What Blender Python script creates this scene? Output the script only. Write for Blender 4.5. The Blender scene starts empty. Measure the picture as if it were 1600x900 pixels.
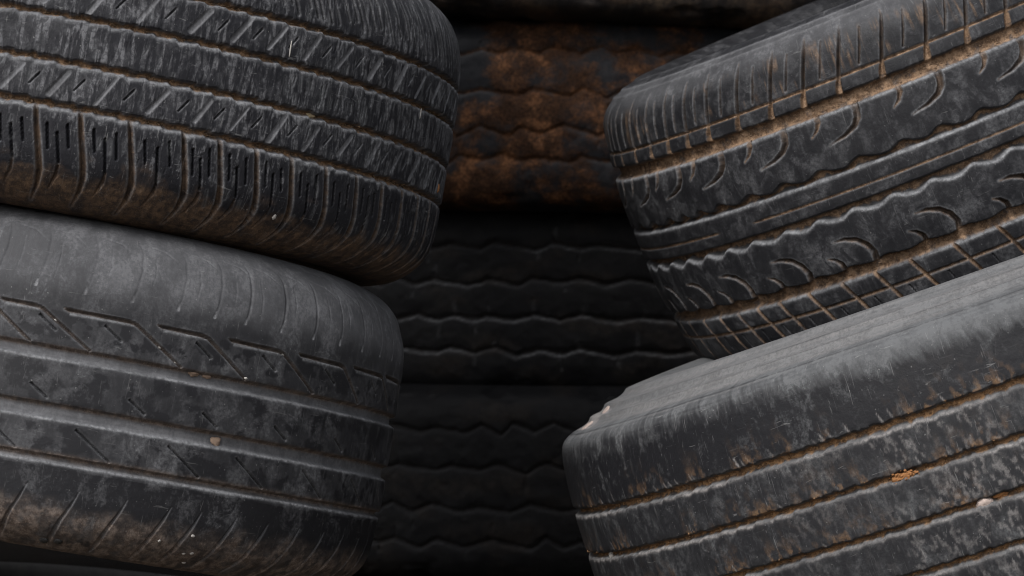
import bpy, math, random
import numpy as np
from mathutils import Matrix, Vector

rad = math.radians
scene = bpy.context.scene
COL = scene.collection
CAM_H = 0.66

# ------------------------------------------------------------------ camera
cam_d = bpy.data.cameras.new('camera')
cam = bpy.data.objects.new('camera', cam_d)
COL.objects.link(cam)
cam.location = (0, 0, CAM_H)
cam.rotation_euler = (rad(90), 0, 0)
cam_d.sensor_width = 36.0
cam_d.lens = 18.0 / math.tan(rad(10))
cam_d.clip_start = 0.05
cam_d.clip_end = 4000
cam_d.dof.use_dof = True
cam_d.dof.focus_distance = 2.22
cam_d.dof.aperture_fstop = 13.0
scene.camera = cam

# ------------------------------------------------------------------ sky + sun (overcast daylight from behind the camera)
SUN_EL, SUN_AZ = 46.0, -30.0           # azimuth measured from straight behind the camera, negative = left
world = bpy.data.worlds.new('World')
scene.world = world
world.use_nodes = True
wn, wl = world.node_tree.nodes, world.node_tree.links
wn.clear()
sky = wn.new('ShaderNodeTexSky'); sky.sky_type = 'NISHITA'; sky.sun_disc = False
sky.sun_elevation = rad(SUN_EL); sky.sun_rotation = rad(180 - SUN_AZ)
sky.dust_density = 4.0; sky.air_density = 1.0; sky.ozone_density = 1.0
hsv = wn.new('ShaderNodeHueSaturation'); hsv.inputs['Saturation'].default_value = 0.22
bg = wn.new('ShaderNodeBackground'); bg.inputs['Strength'].default_value = 0.12
wo = wn.new('ShaderNodeOutputWorld')
wl.new(sky.outputs[0], hsv.inputs['Color']); wl.new(hsv.outputs[0], bg.inputs['Color']); wl.new(bg.outputs[0], wo.inputs[0])
sun_d = bpy.data.lights.new('sun', 'SUN'); sun_d.energy = 1.5; sun_d.angle = rad(18); sun_d.color = (1.0, 0.98, 0.955)
sun = bpy.data.objects.new('sun', sun_d); COL.objects.link(sun)
sd = Vector((math.sin(rad(SUN_AZ)) * math.cos(rad(SUN_EL)), -math.cos(rad(SUN_AZ)) * math.cos(rad(SUN_EL)), math.sin(rad(SUN_EL))))
sun.rotation_euler = (-sd).to_track_quat('-Z', 'Y').to_euler()
scene.view_settings.view_transform = 'Standard'
scene.view_settings.look = 'None'
scene.view_settings.exposure = 0.62
scene.view_settings.gamma = 1.0
scene.render.engine = 'CYCLES'
scene.cycles.use_denoising = True
scene.cycles.max_bounces = 6
scene.cycles.filter_width = 1.1

# ------------------------------------------------------------------ numpy noise
def _h(ix, iy, seed):
    n = (ix.astype(np.int64) * 374761393 + iy.astype(np.int64) * 668265263 + seed * 1442695041) & 0xffffffff
    n = ((n ^ (n >> 13)) * 1274126177) & 0xffffffff
    n = n ^ (n >> 16)
    return (n & 0xffff) / 65535.0
def vnoise(x, y, seed=0):
    x, y = np.broadcast_arrays(np.asarray(x, float), np.asarray(y, float))
    x0 = np.floor(x); y0 = np.floor(y); fx = x - x0; fy = y - y0
    fx = fx * fx * (3 - 2 * fx); fy = fy * fy * (3 - 2 * fy)
    a = _h(x0, y0, seed); b = _h(x0 + 1, y0, seed); c = _h(x0, y0 + 1, seed); d = _h(x0 + 1, y0 + 1, seed)
    return (a * (1 - fx) + b * fx) * (1 - fy) + (c * (1 - fx) + d * fx) * fy
def fbm(x, y, seed=0, o=3):
    t = 0; a = 1; s = 0
    for k in range(o):
        t = t + a * vnoise(x * 2 ** k, y * 2 ** k, seed + 17 * k); s += a; a *= 0.5
    return t / s
def sstep(a, b, x):
    t = np.clip((x - a) / (b - a), 0, 1)
    return t * t * (3 - 2 * t)

# ------------------------------------------------------------------ materials
def N(nt, typ, **kw):
    n = nt.nodes.new(typ)
    for k, v in kw.items(): setattr(n, k, v)
    return n
def rubber(name, base=(.013, .0132, .0155), dust=(.105, .106, .113), mud=(.17, .10, .058), mud2=(.07, .042, .026),
           dust_lo=.42, dust_hi=.75, dust_amt=.55, streak=.5, streak_sc=(260, 26), blotch_sc=38, scratch=.5,
           rust=0.0, rust_col=(.23, .075, .022), rough=(.52, .85), bump=.4, speck=.25, seed=0.0, spec=.21, patch=.75, wearcol=(.20, .204, .215), st=(.45, .72)):
    m = bpy.data.materials.new(name); m.use_nodes = True
    nt = m.node_tree; nt.nodes.clear(); L = nt.links.new
    out = N(nt, 'ShaderNodeOutputMaterial'); p = N(nt, 'ShaderNodeBsdfPrincipled'); L(p.outputs[0], out.inputs[0])
    uv = N(nt, 'ShaderNodeUVMap', uv_map='tread_map')
    def mapped(sx, sy, ox=0.0):
        mp = N(nt, 'ShaderNodeMapping'); mp.inputs['Scale'].default_value = (sx, sy, 1); mp.inputs['Location'].default_value = (seed + ox, seed * .7 + ox, 0)
        L(uv.outputs[0], mp.inputs[0]); return mp.outputs[0]
    def noise(vec, detail=4, rough_=.6, dist=0.0):
        n = N(nt, 'ShaderNodeTexNoise', noise_dimensions='2D'); n.inputs['Scale'].default_value = 1; n.inputs['Detail'].default_value = detail
        n.inputs['Roughness'].default_value = rough_; n.inputs['Distortion'].default_value = dist
        L(vec, n.inputs['Vector']); return n.outputs[0]
    def mr(v, a, b, c=0.0, d=1.0, smooth=True):
        n = N(nt, 'ShaderNodeMapRange', interpolation_type='SMOOTHSTEP' if smooth else 'LINEAR')
        for i, x in enumerate((a, b, c, d)): n.inputs[1 + i].default_value = x
        L(v, n.inputs[0]); return n.outputs[0]
    def math_(op, a, b=None, clamp=False):
        n = N(nt, 'ShaderNodeMath', operation=op, use_clamp=clamp)
        for i, x in enumerate((a, b)):
            if x is None: continue
            if isinstance(x, (int, float)): n.inputs[i].default_value = x
            else: L(x, n.inputs[i])
        return n.outputs[0]
    def mix(f, a, b):
        n = N(nt, 'ShaderNodeMix', data_type='RGBA')
        for s, x in ((0, f), (6, a), (7, b)):
            if isinstance(x, (int, float)): n.inputs[s].default_value = x
            elif isinstance(x, tuple): n.inputs[s].default_value = (*x, 1)
            else: L(x, n.inputs[s])
        return n.outputs[2]
    def attr(nm):
        return N(nt, 'ShaderNodeAttribute', attribute_name=nm).outputs['Fac']
    a_mud, a_wear, a_dust = attr('mud'), attr('wear'), attr('dust')
    blotch = noise(mapped(blotch_sc, blotch_sc * .8), 6, .68, .15)
    big = noise(mapped(9, 9, 3.1), 3, .5)
    stk = noise(mapped(*streak_sc, 7.7), 4, .62, .25)
    fine = noise(mapped(900, 620, 1.3), 2, .7)
    grit = noise(mapped(330, 330, 5.3), 4, .75)
    d1 = mr(blotch, dust_lo, dust_hi)
    d2 = mr(stk, *st)
    film = math_('ADD', math_('MULTIPLY', d1, dust_amt), math_('MULTIPLY', d2, streak))
    film = math_('MULTIPLY', film, mr(big, .3, .7, .55, 1.15))
    pt = noise(mapped(66, 50, 71.0), 5, .65, .8)
    film = math_('MULTIPLY', film, mr(pt, .40, .56, 1.0 - patch, 1.1))
    film = math_('MULTIPLY', film, mr(grit, .32, .66, .35, 1.2))
    film = math_('ADD', film, math_('MULTIPLY', math_('MULTIPLY', a_dust, mr(blotch, .25, .65, .80, 1.06)), mr(grit, .3, .68, .86, 1.08)), True)
    col = mix(film, base, dust)
    # pale scratches and specks
    sc = noise(mapped(700, 46, 11.0), 2, .5, 1.2)
    scm = math_('MULTIPLY', mr(sc, .71, .78), scratch * .6)
    sc2 = noise(mapped(60, 620, 19.0), 2, .5, 1.0)
    scm = math_('ADD', scm, math_('MULTIPLY', mr(sc2, .74, .79), scratch * .6))
    sp = noise(mapped(420, 380, 23.0), 1, .4)
    scm = math_('ADD', scm, math_('MULTIPLY', mr(sp, .80, .86), speck), True)
    col = mix(scm, col, (.26, .26, .26))
    # rubbed edges, with lit groove lips painted in
    wv = math_('MULTIPLY', a_wear, mr(grit, .35, .62, .45, 1.0), True)
    col = mix(wv, col, wearcol)
    # mud
    mudc = mix(mr(noise(mapped(150, 150, 31.0), 4, .7), .35, .65), mud2, mud)
    mudc = mix(mr(fine, .55, .75, 0, .5), mudc, tuple(min(1, 1.9 * c) for c in mud))
    mm = math_('MULTIPLY', a_mud, mr(noise(mapped(85, 85, 41.0), 4, .7), .30, .55, .35, 1.05), True)
    col = mix(mm, col, mudc)
    if rust > 0:
        rn = noise(mapped(21, 24, 53.0), 6, .72, .15); rb = noise(mapped(5.2, 6, 3.0), 2, .5)
        rm = math_('MULTIPLY', mr(math_('ADD', rn, math_('MULTIPLY', math_('SUBTRACT', rb, .5), 1.3)), .42, .68), rust, True)
        col = mix(math_('MULTIPLY', rm, .85), col, mix(mr(grit, .35, .6), tuple(.14 * c for c in rust_col), tuple(.36 * c for c in rust_col)))
        r2 = noise(mapped(27, 33, 83.0), 6, .74, .15)
        rb2 = math_('MULTIPLY', rm, mr(r2, .44, .76))
        col = mix(rb2, col, mix(mr(grit, .3, .6), tuple(.5 * c for c in rust_col), tuple(1.7 * c for c in rust_col))); mm = math_('MAXIMUM', mm, rm)
    L(col, p.inputs['Base Color'])
    r = math_('ADD', mr(math_('ADD', film, math_('MULTIPLY', grit, .3)), .1, .9, rough[0], rough[1]), math_('MULTIPLY', mm, .2), True)
    L(r, p.inputs['Roughness'])
    p.inputs['Specular IOR Level'].default_value = spec
    hgt = math_('ADD', math_('MULTIPLY', grit, .8), math_('ADD', math_('MULTIPLY', fine, .5), math_('MULTIPLY', stk, .9 if streak > .3 else .3)))
    hgt = math_('ADD', hgt, math_('MULTIPLY', math_('MULTIPLY', mm, noise(mapped(260, 260, 61.0), 4, .7)), 2.2))
    b = N(nt, 'ShaderNodeBump'); b.inputs['Strength'].default_value = bump; b.inputs['Distance'].default_value = .0009
    L(hgt, b.inputs['Height']); L(b.outputs[0], p.inputs['Normal'])
    return m

def grainy(name, c1, c2, sc=120, rough=.85, bump=.4):
    m = bpy.data.materials.new(name); m.use_nodes = True
    nt = m.node_tree; L = nt.links.new; p = nt.nodes['Principled BSDF']
    tc = N(nt, 'ShaderNodeTexCoord'); n = N(nt, 'ShaderNodeTexNoise'); n.inputs['Scale'].default_value = sc; n.inputs['Detail'].default_value = 6; n.inputs['Roughness'].default_value = .7
    L(tc.outputs['Object'], n.inputs['Vector'])
    cr = N(nt, 'ShaderNodeValToRGB'); cr.color_ramp.elements[0].color = (*c1, 1); cr.color_ramp.elements[1].color = (*c2, 1)
    cr.color_ramp.elements[0].position = .3; cr.color_ramp.elements[1].position = .7
    L(n.outputs[0], cr.inputs[0]); L(cr.outputs[0], p.inputs['Base Color']); p.inputs['Roughness'].default_value = rough
    b = N(nt, 'ShaderNodeBump'); b.inputs['Strength'].default_value = bump; b.inputs['Distance'].default_value = .004
    L(n.outputs[0], b.inputs['Height']); L(b.outputs[0], p.inputs['Normal'])
    return m

M_T1 = rubber('scuffed_tread_rubber', base=(.013, .0132, .0165), dust_amt=.35, streak=.85, streak_sc=(250, 38), st=(.46, .63), dust=(.12, .121, .13), scratch=.5, speck=.4, blotch_sc=60, seed=1.0, mud=(.27, .17, .10), mud2=(.11, .07, .042))
M_T2 = rubber('dusty_worn_rubber', dust_amt=.6, dust_lo=.36, dust_hi=.7, streak=.16, streak_sc=(160, 22), scratch=.3, blotch_sc=26, speck=.35, seed=4.0, mud=(.185, .147, .124), mud2=(.085, .062, .049), bump=.22, patch=.7)
M_T3 = rubber('tan_mudded_rubber', base=(.013, .0132, .0155), dust_amt=.55, dust_lo=.36, dust_hi=.72, streak=.14, streak_sc=(180, 24), scratch=.35, blotch_sc=44, seed=9.0, mud=(.25, .165, .105), mud2=(.11, .068, .042))
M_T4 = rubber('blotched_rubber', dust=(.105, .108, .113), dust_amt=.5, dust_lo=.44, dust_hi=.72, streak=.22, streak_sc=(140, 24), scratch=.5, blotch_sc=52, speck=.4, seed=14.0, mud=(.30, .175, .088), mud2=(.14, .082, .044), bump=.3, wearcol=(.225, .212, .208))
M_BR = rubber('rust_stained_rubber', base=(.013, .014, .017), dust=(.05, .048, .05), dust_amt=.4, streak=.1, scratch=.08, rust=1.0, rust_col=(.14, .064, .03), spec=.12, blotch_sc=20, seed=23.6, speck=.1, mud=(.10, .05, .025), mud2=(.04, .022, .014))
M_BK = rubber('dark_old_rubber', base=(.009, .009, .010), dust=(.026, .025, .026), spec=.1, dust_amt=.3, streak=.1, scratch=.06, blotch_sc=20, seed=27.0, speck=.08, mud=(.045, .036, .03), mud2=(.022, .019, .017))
M_PLAIN = rubber('plain_old_rubber', base=(.009, .008, .0075), dust=(.014, .011, .009), spec=.04, dust_amt=.3, streak=.1, scratch=.03, speck=.03, blotch_sc=25, seed=33.0)
M_LINER = grainy('inner_liner_rubber', (.014, .014, .015), (.035, .034, .034), 60, .7, .2)
M_BR_LOW = rubber('brown_dusty_rubber', dust=(.11, .078, .054), spec=.15, dust_amt=.8, dust_lo=.35, streak=.15, scratch=.15, blotch_sc=18, seed=37.0)

# ------------------------------------------------------------------ tyre builder
def smooth_profile(pts, per=14):
    P = np.array(pts, float); n = len(P); out = []
    for i in range(n - 1):
        p0 = P[max(i - 1, 0)]; p1 = P[i]; p2 = P[i + 1]; p3 = P[min(i + 2, n - 1)]
        t = np.linspace(0, 1, per, endpoint=False)[:, None]
        out.append(.5 * ((2 * p1) + (-p0 + p2) * t + (2 * p0 - 5 * p1 + 4 * p2 - p3) * t ** 2 + (-p0 + 3 * p1 - 3 * p2 + p3) * t ** 3))
    return np.vstack(out + [P[-1:]])

class Tyre:
    """height field over (theta, arc length along the cross section), millimetres"""
    def __init__(s, prof, arc, ds, dt_fn, R, coarse=4.0, sharp_pts=False):
        p = np.array(prof, float) if sharp_pts else smooth_profile(prof)
        seg = np.hypot(*np.diff(p, axis=0).T); al = np.concatenate([[0], np.cumsum(seg)])
        ts = [0.0]
        while ts[-1] < al[-1]:
            v = np.interp(ts[-1], al, p[:, 1]); r = np.interp(ts[-1], al, p[:, 0])
            ts.append(ts[-1] + dt_fn(v, r))
        ts = np.array(ts); ts *= al[-1] / ts[-1]
        s.r = np.interp(ts, al, p[:, 0]); s.v = np.interp(ts, al, p[:, 1]); s.t = ts
        dr = np.gradient(s.r, ts); dv = np.gradient(s.v, ts); q = np.hypot(dr, dv)
        s.nr, s.nv = dv / q, -dr / q
        k = s.t - np.interp(0, s.v[np.argsort(s.v)], s.t[np.argsort(s.v)])
        a0, a1 = arc; dth = math.degrees(ds / R)
        s.th = np.concatenate([np.arange(a0, a1, dth), np.arange(a1, a0 + 360 - coarse * .5, coarse)])
        s.ndense = len(np.arange(a0, a1, dth)); s.R = R; s.arc = arc
        s.TH, s.V = np.meshgrid(s.th, s.v, indexing='ij')
        s.S = np.radians(s.TH) * R
        s.T = np.broadcast_to(s.t, s.TH.shape)
        s.RR = np.broadcast_to(s.r, s.TH.shape)
        z = lambda: np.zeros(s.TH.shape)
        s.h, s.mud, s.wear, s.dust = z(), z(), z(), z()
        s.ring_of = z()          # >0.5 where inside a ring groove
        s.slot = z()             # >0.5 where inside a lateral slot or notch
        s.slot_id = np.full(s.TH.shape, -1, int)
    def ring(s, up, lo, depth, soft=1.4, mud=.8, wear_lo=.8, wear_up=.1, dusty=0.0, lip=.5, full=False, gate=None, wl=1.6, soft_lo=None, wall=.45, even=0.0):
        """groove between v=lo(theta) and v=up(theta)"""
        up = up(s.TH) if callable(up) else up; lo = lo(s.TH) if callable(lo) else lo
        side = (s.RR > s.R * .86)
        x = np.minimum(up - s.V, s.V - lo)
        sl_ = soft if soft_lo is None else soft_lo
        g = sstep(-.35, soft, up - s.V) * sstep(-.5, sl_, s.V - lo) * side
        if gate is not None: g = g * gate
        s.h -= depth * g
        s.h -= lip * np.exp(-np.abs(x) / 1.3) * (x < 0) * side * (1 if gate is None else gate)
        s.ring_of = np.maximum(s.ring_of, (x > 0.2) * side * (1 if gate is None else gate))
        G = side * (1 if gate is None else gate)
        nz = fbm(s.S / 4, s.V / 4, 5) - .5
        mm = sstep(.1, 1.5, x + 1.4 * nz) if not full or depth > 4 else sstep(-.5, .5, x + .5 * nz)
        if not full:
            mm = mm * sstep(.22, .52, (s.V - lo) / np.maximum(up - lo, .1) + .5 * nz + .25 * (fbm(s.S / 14, s.V / 30, 25) - .5))
            s.dust = np.maximum(s.dust, wall * sstep(-.3, .6, x) * (1 - mm) * G)
        s.mud = np.maximum(s.mud, mud * mm * G)
        s.dust = np.maximum(s.dust, dusty * sstep(0, 1.2, x) * side)
        n1 = (.5 + 1.0 * (fbm(s.S / 6, s.V / 3, 11) - .3)) * (even + (1 - even) * (.35 + .9 * sstep(.3, .62, fbm(s.S / 45, s.V / 20, 33))))
        s.wear = np.maximum(s.wear, wear_lo * np.exp(-((s.V - lo + .3) / wl) ** 2) * n1 * side * (1 if gate is None else gate))  # lower lips: real rubbing plus their lit highlight, painted pale
        s.wear = np.maximum(s.wear, wear_up * np.exp(-((s.V - up - .3) / wl) ** 2) * n1 * side * (1 if gate is None else gate))
    def cut(s, pts, w, depth, soft=.8, mud=0.0, wear=0.0, dusty=0.0, ident=None, slot=False, edge_wear=0.0, vonly=None):
        """slot along a polyline [(theta, v)...]; w: half width(s) in mm; depth(s) in mm"""
        pts = np.array(pts, float); n = len(pts)
        w = np.broadcast_to(np.array(w, float), (n,)) if np.ndim(w) == 0 or len(np.atleast_1d(w)) == n else np.interp(np.linspace(0, 1, n), np.linspace(0, 1, len(w)), w)
        dp = np.broadcast_to(np.array(depth, float), (n,)) if np.ndim(depth) == 0 or len(np.atleast_1d(depth)) == n else np.interp(np.linspace(0, 1, n), np.linspace(0, 1, len(depth)), depth)
        m = max(w) + 4; k = 180 / math.pi / s.R
        i = np.where((s.th[:s.ndense] > pts[:, 0].min() - m * k) & (s.th[:s.ndense] < pts[:, 0].max() + m * k))[0]
        jj = (s.v > pts[:, 1].min() - m) & (s.v < pts[:, 1].max() + m) & (s.r > s.R * .80)
        j = np.where(jj)[0]
        if len(i) == 0 or len(j) == 0: return
        sl = (slice(i[0], i[-1] + 1), slice(j[0], j[-1] + 1))
        X = s.S[sl]; Y = s.V[sl]
        best = np.full(X.shape, 1e9); bw = np.zeros(X.shape); bd = np.zeros(X.shape)
        px = np.radians(pts[:, 0]) * s.R; py = pts[:, 1]
        for a in range(n - 1):
            ux, uy = px[a + 1] - px[a], py[a + 1] - py[a]; l2 = ux * ux + uy * uy + 1e-9
            u = np.clip(((X - px[a]) * ux + (Y - py[a]) * uy) / l2, 0, 1)
            ww = w[a] + (w[a + 1] - w[a]) * u
            d = np.hypot(X - px[a] - u * ux, Y - py[a] - u * uy) - ww
            c = d < best
            best[c] = d[c]; bw[c] = ww[c]; bd[c] = (dp[a] + (dp[a + 1] - dp[a]) * u)[c]
        x = -best
        g = sstep(-.4, soft, x)
        s.h[sl] = np.minimum(s.h[sl], -bd * g + np.minimum(s.h[sl], 0) * (1 - g))
        if mud: s.mud[sl] = np.maximum(s.mud[sl], mud * sstep(-.7, .5, x + 1.0 * (fbm(X / 3, Y / 3, 6) - .5)))
        if wear: s.wear[sl] = np.maximum(s.wear[sl], wear * sstep(-.4, .4, x))
        if dusty: s.dust[sl] = np.maximum(s.dust[sl], dusty * sstep(-.4, .4, x))
        if edge_wear: s.wear[sl] = np.maximum(s.wear[sl], edge_wear * np.exp(-((x + .5) / .9) ** 2) * (.3 + fbm(X / 5, Y / 5, 8)))
        if slot: s.slot[sl] = np.maximum(s.slot[sl], (x > .1))
        if ident is not None:
            q = (x > .1); a_ = s.slot_id[sl]; a_[q] = ident; s.slot_id[sl] = a_
    def finish(s, rough=.35, seed=3):
        tr = sstep(s.R * .80, s.R * .9, s.RR)
        s.h += tr * ((fbm(s.S / 26, s.V / 22, seed) - .5) * 1.3 * rough + (fbm(s.S / 6, s.V / 6, seed + 3) - .5) * .8 * rough)
        s.h += s.mud * (fbm(s.S / 3.2, s.V / 3.2, seed + 9) - .35) * (.35 + 1.3 * np.clip(s.ring_of, 0, 1))
    def build(s, root, face_part, mats, free_normals=True):
        """face_part(TH, V, T, R, ring, slot, slot_id) -> dict name path -> boolean mask over faces, evaluated in order"""
        h = s.h
        r = (s.r + h * s.nr) / 1000; z = (s.v + h * s.nv) / 1000
        a = np.radians(s.TH)
        P = np.stack([r * np.sin(a), -r * np.cos(a), z], -1)
        nth, nt = s.TH.shape
        du = np.roll(P, -1, 0) - np.roll(P, 1, 0); dv_ = np.gradient(P, axis=1)
        Nn = np.cross(du, dv_); Nn /= np.linalg.norm(Nn, axis=-1, keepdims=True) + 1e-12
        idx = np.arange(nth * nt).reshape(nth, nt)
        A = idx; B = np.roll(idx, -1, 0)
        F = np.stack([A[:, :-1], B[:, :-1], B[:, 1:], A[:, 1:]], -1).reshape(-1, 4)
        U0 = s.S / 1000; U1 = np.roll(U0, -1, 0).copy(); U1[-1] += 2 * math.pi * s.R / 1000
        T0 = s.T / 1000
        UV = np.stack([np.stack([U0[:, :-1], T0[:, :-1]], -1), np.stack([U1[:, :-1], T0[:, :-1]], -1),
                       np.stack([U1[:, 1:], T0[:, 1:]], -1), np.stack([U0[:, 1:], T0[:, 1:]], -1)], -2).reshape(-1, 4, 2)
        def fc(x): return ((x[:, :-1] + x[:, 1:] + np.roll(x, -1, 0)[:, :-1] + np.roll(x, -1, 0)[:, 1:]) * .25).reshape(-1)
        thm = s.TH[:, :-1].reshape(-1)
        parts = face_part(thm, fc(s.V), fc(s.T), fc(s.RR), fc(s.ring_of), fc(s.slot), np.maximum(s.slot_id[:, :-1], s.slot_id[:, 1:]).reshape(-1))
        free = np.ones(len(F), bool); made = {}
        Pf = P.reshape(-1, 3).astype(np.float32); Nf = Nn.reshape(-1, 3).astype(np.float32)
        at = {'mud': s.mud.reshape(-1), 'wear': s.wear.reshape(-1), 'dust': s.dust.reshape(-1)}
        for path, mask in parts:
            mk = mask & free
            if not mk.any(): continue
            free &= ~mk
            f = F[mk]; u, inv = np.unique(f, return_inverse=True)
            name = path[-1].split('#')[0]
            me = bpy.data.meshes.new(name)
            me.vertices.add(len(u)); me.vertices.foreach_set('co', Pf[u].reshape(-1))
            nf = len(f); me.loops.add(nf * 4); me.polygons.add(nf)
            me.loops.foreach_set('vertex_index', inv.reshape(-1).astype(np.int32))
            me.polygons.foreach_set('loop_start', np.arange(0, nf * 4, 4, dtype=np.int32))
            me.polygons.foreach_set('use_smooth', np.ones(nf, bool))
            me.update(calc_edges=True)
            uvl = me.uv_layers.new(name='tread_map'); uvl.data.foreach_set('uv', UV[mk].reshape(-1).astype(np.float32))
            for k_, v_ in at.items():
                q = me.attributes.new(k_, 'FLOAT', 'POINT'); q.data.foreach_set('value', v_[u].astype(np.float32))
            me.normals_split_custom_set_from_vertices(Nf[u].tolist())
            me.materials.append(mats(name))
            o = bpy.data.objects.new(name, me); COL.objects.link(o)
            o.parent = made.get(path[:-1], root)
            made[path] = o
        return made

def thing(name, label, cat, group=None, mat=None):
    o = bpy.data.objects.new(name, None); COL.objects.link(o)
    o.empty_display_size = .05
    o['label'] = label; o['category'] = cat
    if group: o['group'] = group
    if mat is not None: o.matrix_world = mat
    return o
def pose(c, roll, pitch):
    """c: x right, y up, z away from the camera; roll / pitch of the tyre's axle in radians"""
    f = lambda p: Vector((p[0], p[2], p[1]))
    ax = f((math.sin(roll) * math.cos(pitch), math.cos(roll) * math.cos(pitch), -math.sin(pitch)))
    u = f((math.cos(roll), -math.sin(roll), 0)); y = ax.cross(u)
    m = Matrix((u, y, ax)).transposed().to_4x4()
    m.translation = f(c) + Vector((0, 0, CAM_H))
    return m
def seq(known, pitch, lo, hi, jit=.06, seed=1):
    """measured positions carried on at the same pitch in both directions"""
    rng = random.Random(seed); k = list(known)
    while k[0] > lo: k.insert(0, k[0] - pitch * (1 + rng.uniform(-jit, jit)))
    while k[-1] < hi: k.append(k[-1] + pitch * (1 + rng.uniform(-jit, jit)))
    return k
def saw(th, per, amp, ph=0.0):
    f = np.mod((th - ph) / per, 1.0)
    return amp * (np.minimum(f / .82, (1 - f) / .18) - .5)
def jag(th, amp, sc, seed):
    return amp * 2 * (fbm(th * sc, th * 0 + seed * 3.3, seed) - .5)

STACKED = 'tyres lying in the front stacks'
def block_part(cuts):
    return lambda th: np.searchsorted(np.array(cuts), th)

# ------------------------------------------------------------------ tyre 1: upper left, scuffed, four jagged grooves
PROF1 = [(203, -84), (205, -97), (214, -106), (232, -115), (250, -121), (265, -122.5), (280, -119.5), (292, -114), (302, -106), (309.5, -97), (314, -87), (316, -75), (317.3, -50), (317.5, 0), (317.2, 30), (316, 52), (314, 70), (310.5, 84), (302.5, 99), (292, 108), (279, 115), (266, 120), (250, 122), (232, 115), (214, 106), (205, 97), (203, 84)]
def dt1(v, r): return .85 if (r > 285) else (1.6 if r > 240 else 5)
t = Tyre(PROF1, (-7, 100), .7, dt1, 315)
lat = seq([4.5, 10.4, 17.0, 24.4, 29.6, 35.2], 6.1, -14, 112, seed=2)
for nm, v0, hw in (('A', 48.2, 2.6), ('B', 16.7, 2.7), ('C', -16.4, 2.7), ('D', -48.5, 2.9)):
    sd_ = int(v0 + 100)
    t.ring(lambda th, v0=v0, hw=hw, sd_=sd_: v0 + hw * .85 + saw(th, 3.07, 1.0, .8) + jag(th, .9, 1.3, sd_),
           lambda th, v0=v0, hw=hw, sd_=sd_: v0 - hw * 1.35 + saw(th, 3.07, 1.9, .3) + jag(th, .6, 1.1, sd_ + 1), 7.0, soft=1.3, soft_lo=3.6, wall=.75, mud=.95, wear_lo=.95, lip=.7, wl=1.3)
rng = random.Random(5)
for k, a in enumerate(lat[:-1]):
    b = lat[k + 1]; p = b - a
    t.cut([(a, -50), (a + .6, -66), (a + 1.4, -84), (a + 1.9, -97), (a + 1.8, -107), (a + 1.2, -117)], [1.6, 1.9, 2.2, 2.5, 1.8, .9], [5.5, 5.5, 5, 4, 3, 1], soft=1.6, mud=.3, edge_wear=.45, slot=True, ident=k)
    for fr, v1, v2 in ((.33, -61.5, -79), (.58, -67.5, -92), (.78, -61, -79)):
        q = a + fr * p
        t.cut([(q, v1 + rng.uniform(-2, 2)), (q + .035 * (v1 - v2), v2 + rng.uniform(-2, 2))], [.75, .95, .6], 3.4, soft=.4)
    q = a + .58 * p + .85
    t.cut([(q, -92), (q - .1, -99), (q - .8, -108)], [.8, 1.4, .7], [2, 2, .8], mud=.2)
    # diagonal worn slots on the two outer ribs
    for vt, vb in ((-22.5, -43.5), (42.5, 22.0)):
        q = a + .6 * p + (.0 if vt < 0 else 3.6)
        jw = rng.uniform(.55, 1.1); jd = rng.uniform(.5, 1.2)
        t.cut([(q + rng.uniform(-.2, .2), vt + rng.uniform(-3, 1)), (q - 2.1 + rng.uniform(-.3, .3), vb + rng.uniform(-1, 3))], [2.2 * jw, 3.2 * jw, 2.4 * jw], [1.0 * jd, 1.7 * jd, 1.3 * jd], soft=1.3, dusty=rng.uniform(.45, .9), wear=rng.uniform(.05, .25))
        q += p * .42
        t.cut([(q - .3, vt - 5.5), (q - 1.4, vt - 14)], [.5, .75, .45], 2.6, soft=.4, edge_wear=.3)
# fine slits of the upper shoulder
a = -16.0
while a < 112:
    w = rng.uniform(.5, 1.1); v1 = 54 + rng.uniform(0, 10); v2 = rng.uniform(88, 112)
    t.cut([(a, v1), (a - .075 * (v2 - v1) * .5, (v1 + v2) / 2), (a - .08 * (v2 - v1), v2)], [w, w, .3], rng.uniform(1.2, 2.6), soft=.7, edge_wear=.3, dusty=.25 if rng.random() < .3 else 0)
    a += rng.uniform(1.0, 1.9)
# shallow axial tearing of the ribs
for k in range(330):   # chunky gouges where the ribs turn away
    a = 100 - 62 * rng.random(); v1 = rng.uniform(-46, 50); l = rng.uniform(5, 15)
    t.cut([(a, v1), (a + .06 * l * rng.uniform(-.6, 1), v1 - l)], [.5, rng.uniform(.9, 1.9), .5], rng.uniform(.7, 1.7), soft=1.1, edge_wear=rng.choice([0, .25, .5]))
for k in range(900):
    a = 100 - 107 * rng.random() ** 1.5; v1 = rng.uniform(-95, 100); l = rng.uniform(3, 12)
    t.cut([(a, v1), (a + .045 * l - rng.uniform(0, .5), v1 - l)], [.3, rng.uniform(.4, .9), .3], rng.uniform(.5, 1.3), soft=1.0, edge_wear=rng.choice([0, 0, .3]))
low = sstep(-89, -108, t.V) * (t.V < 0)
t.mud = np.maximum(t.mud, .42 * np.clip(low * 1.15 + (fbm(t.S / 14, t.V / 8, 21) - .62) * 1.5 * sstep(-70, -95, t.V), 0, 1))
t.dust += .15 * sstep(60, 100, t.V) - .5 * sstep(-54, -68, t.V)
t.finish(.55, 31)
tp = pose((-.36413, .16871, 2.41968), .16636, -.06046)
root = thing('car_tyre', 'scuffed black tyre topmost in the left stack, four thin ragged grooves and slitted shoulders', 'tyre', STACKED, tp)
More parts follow.
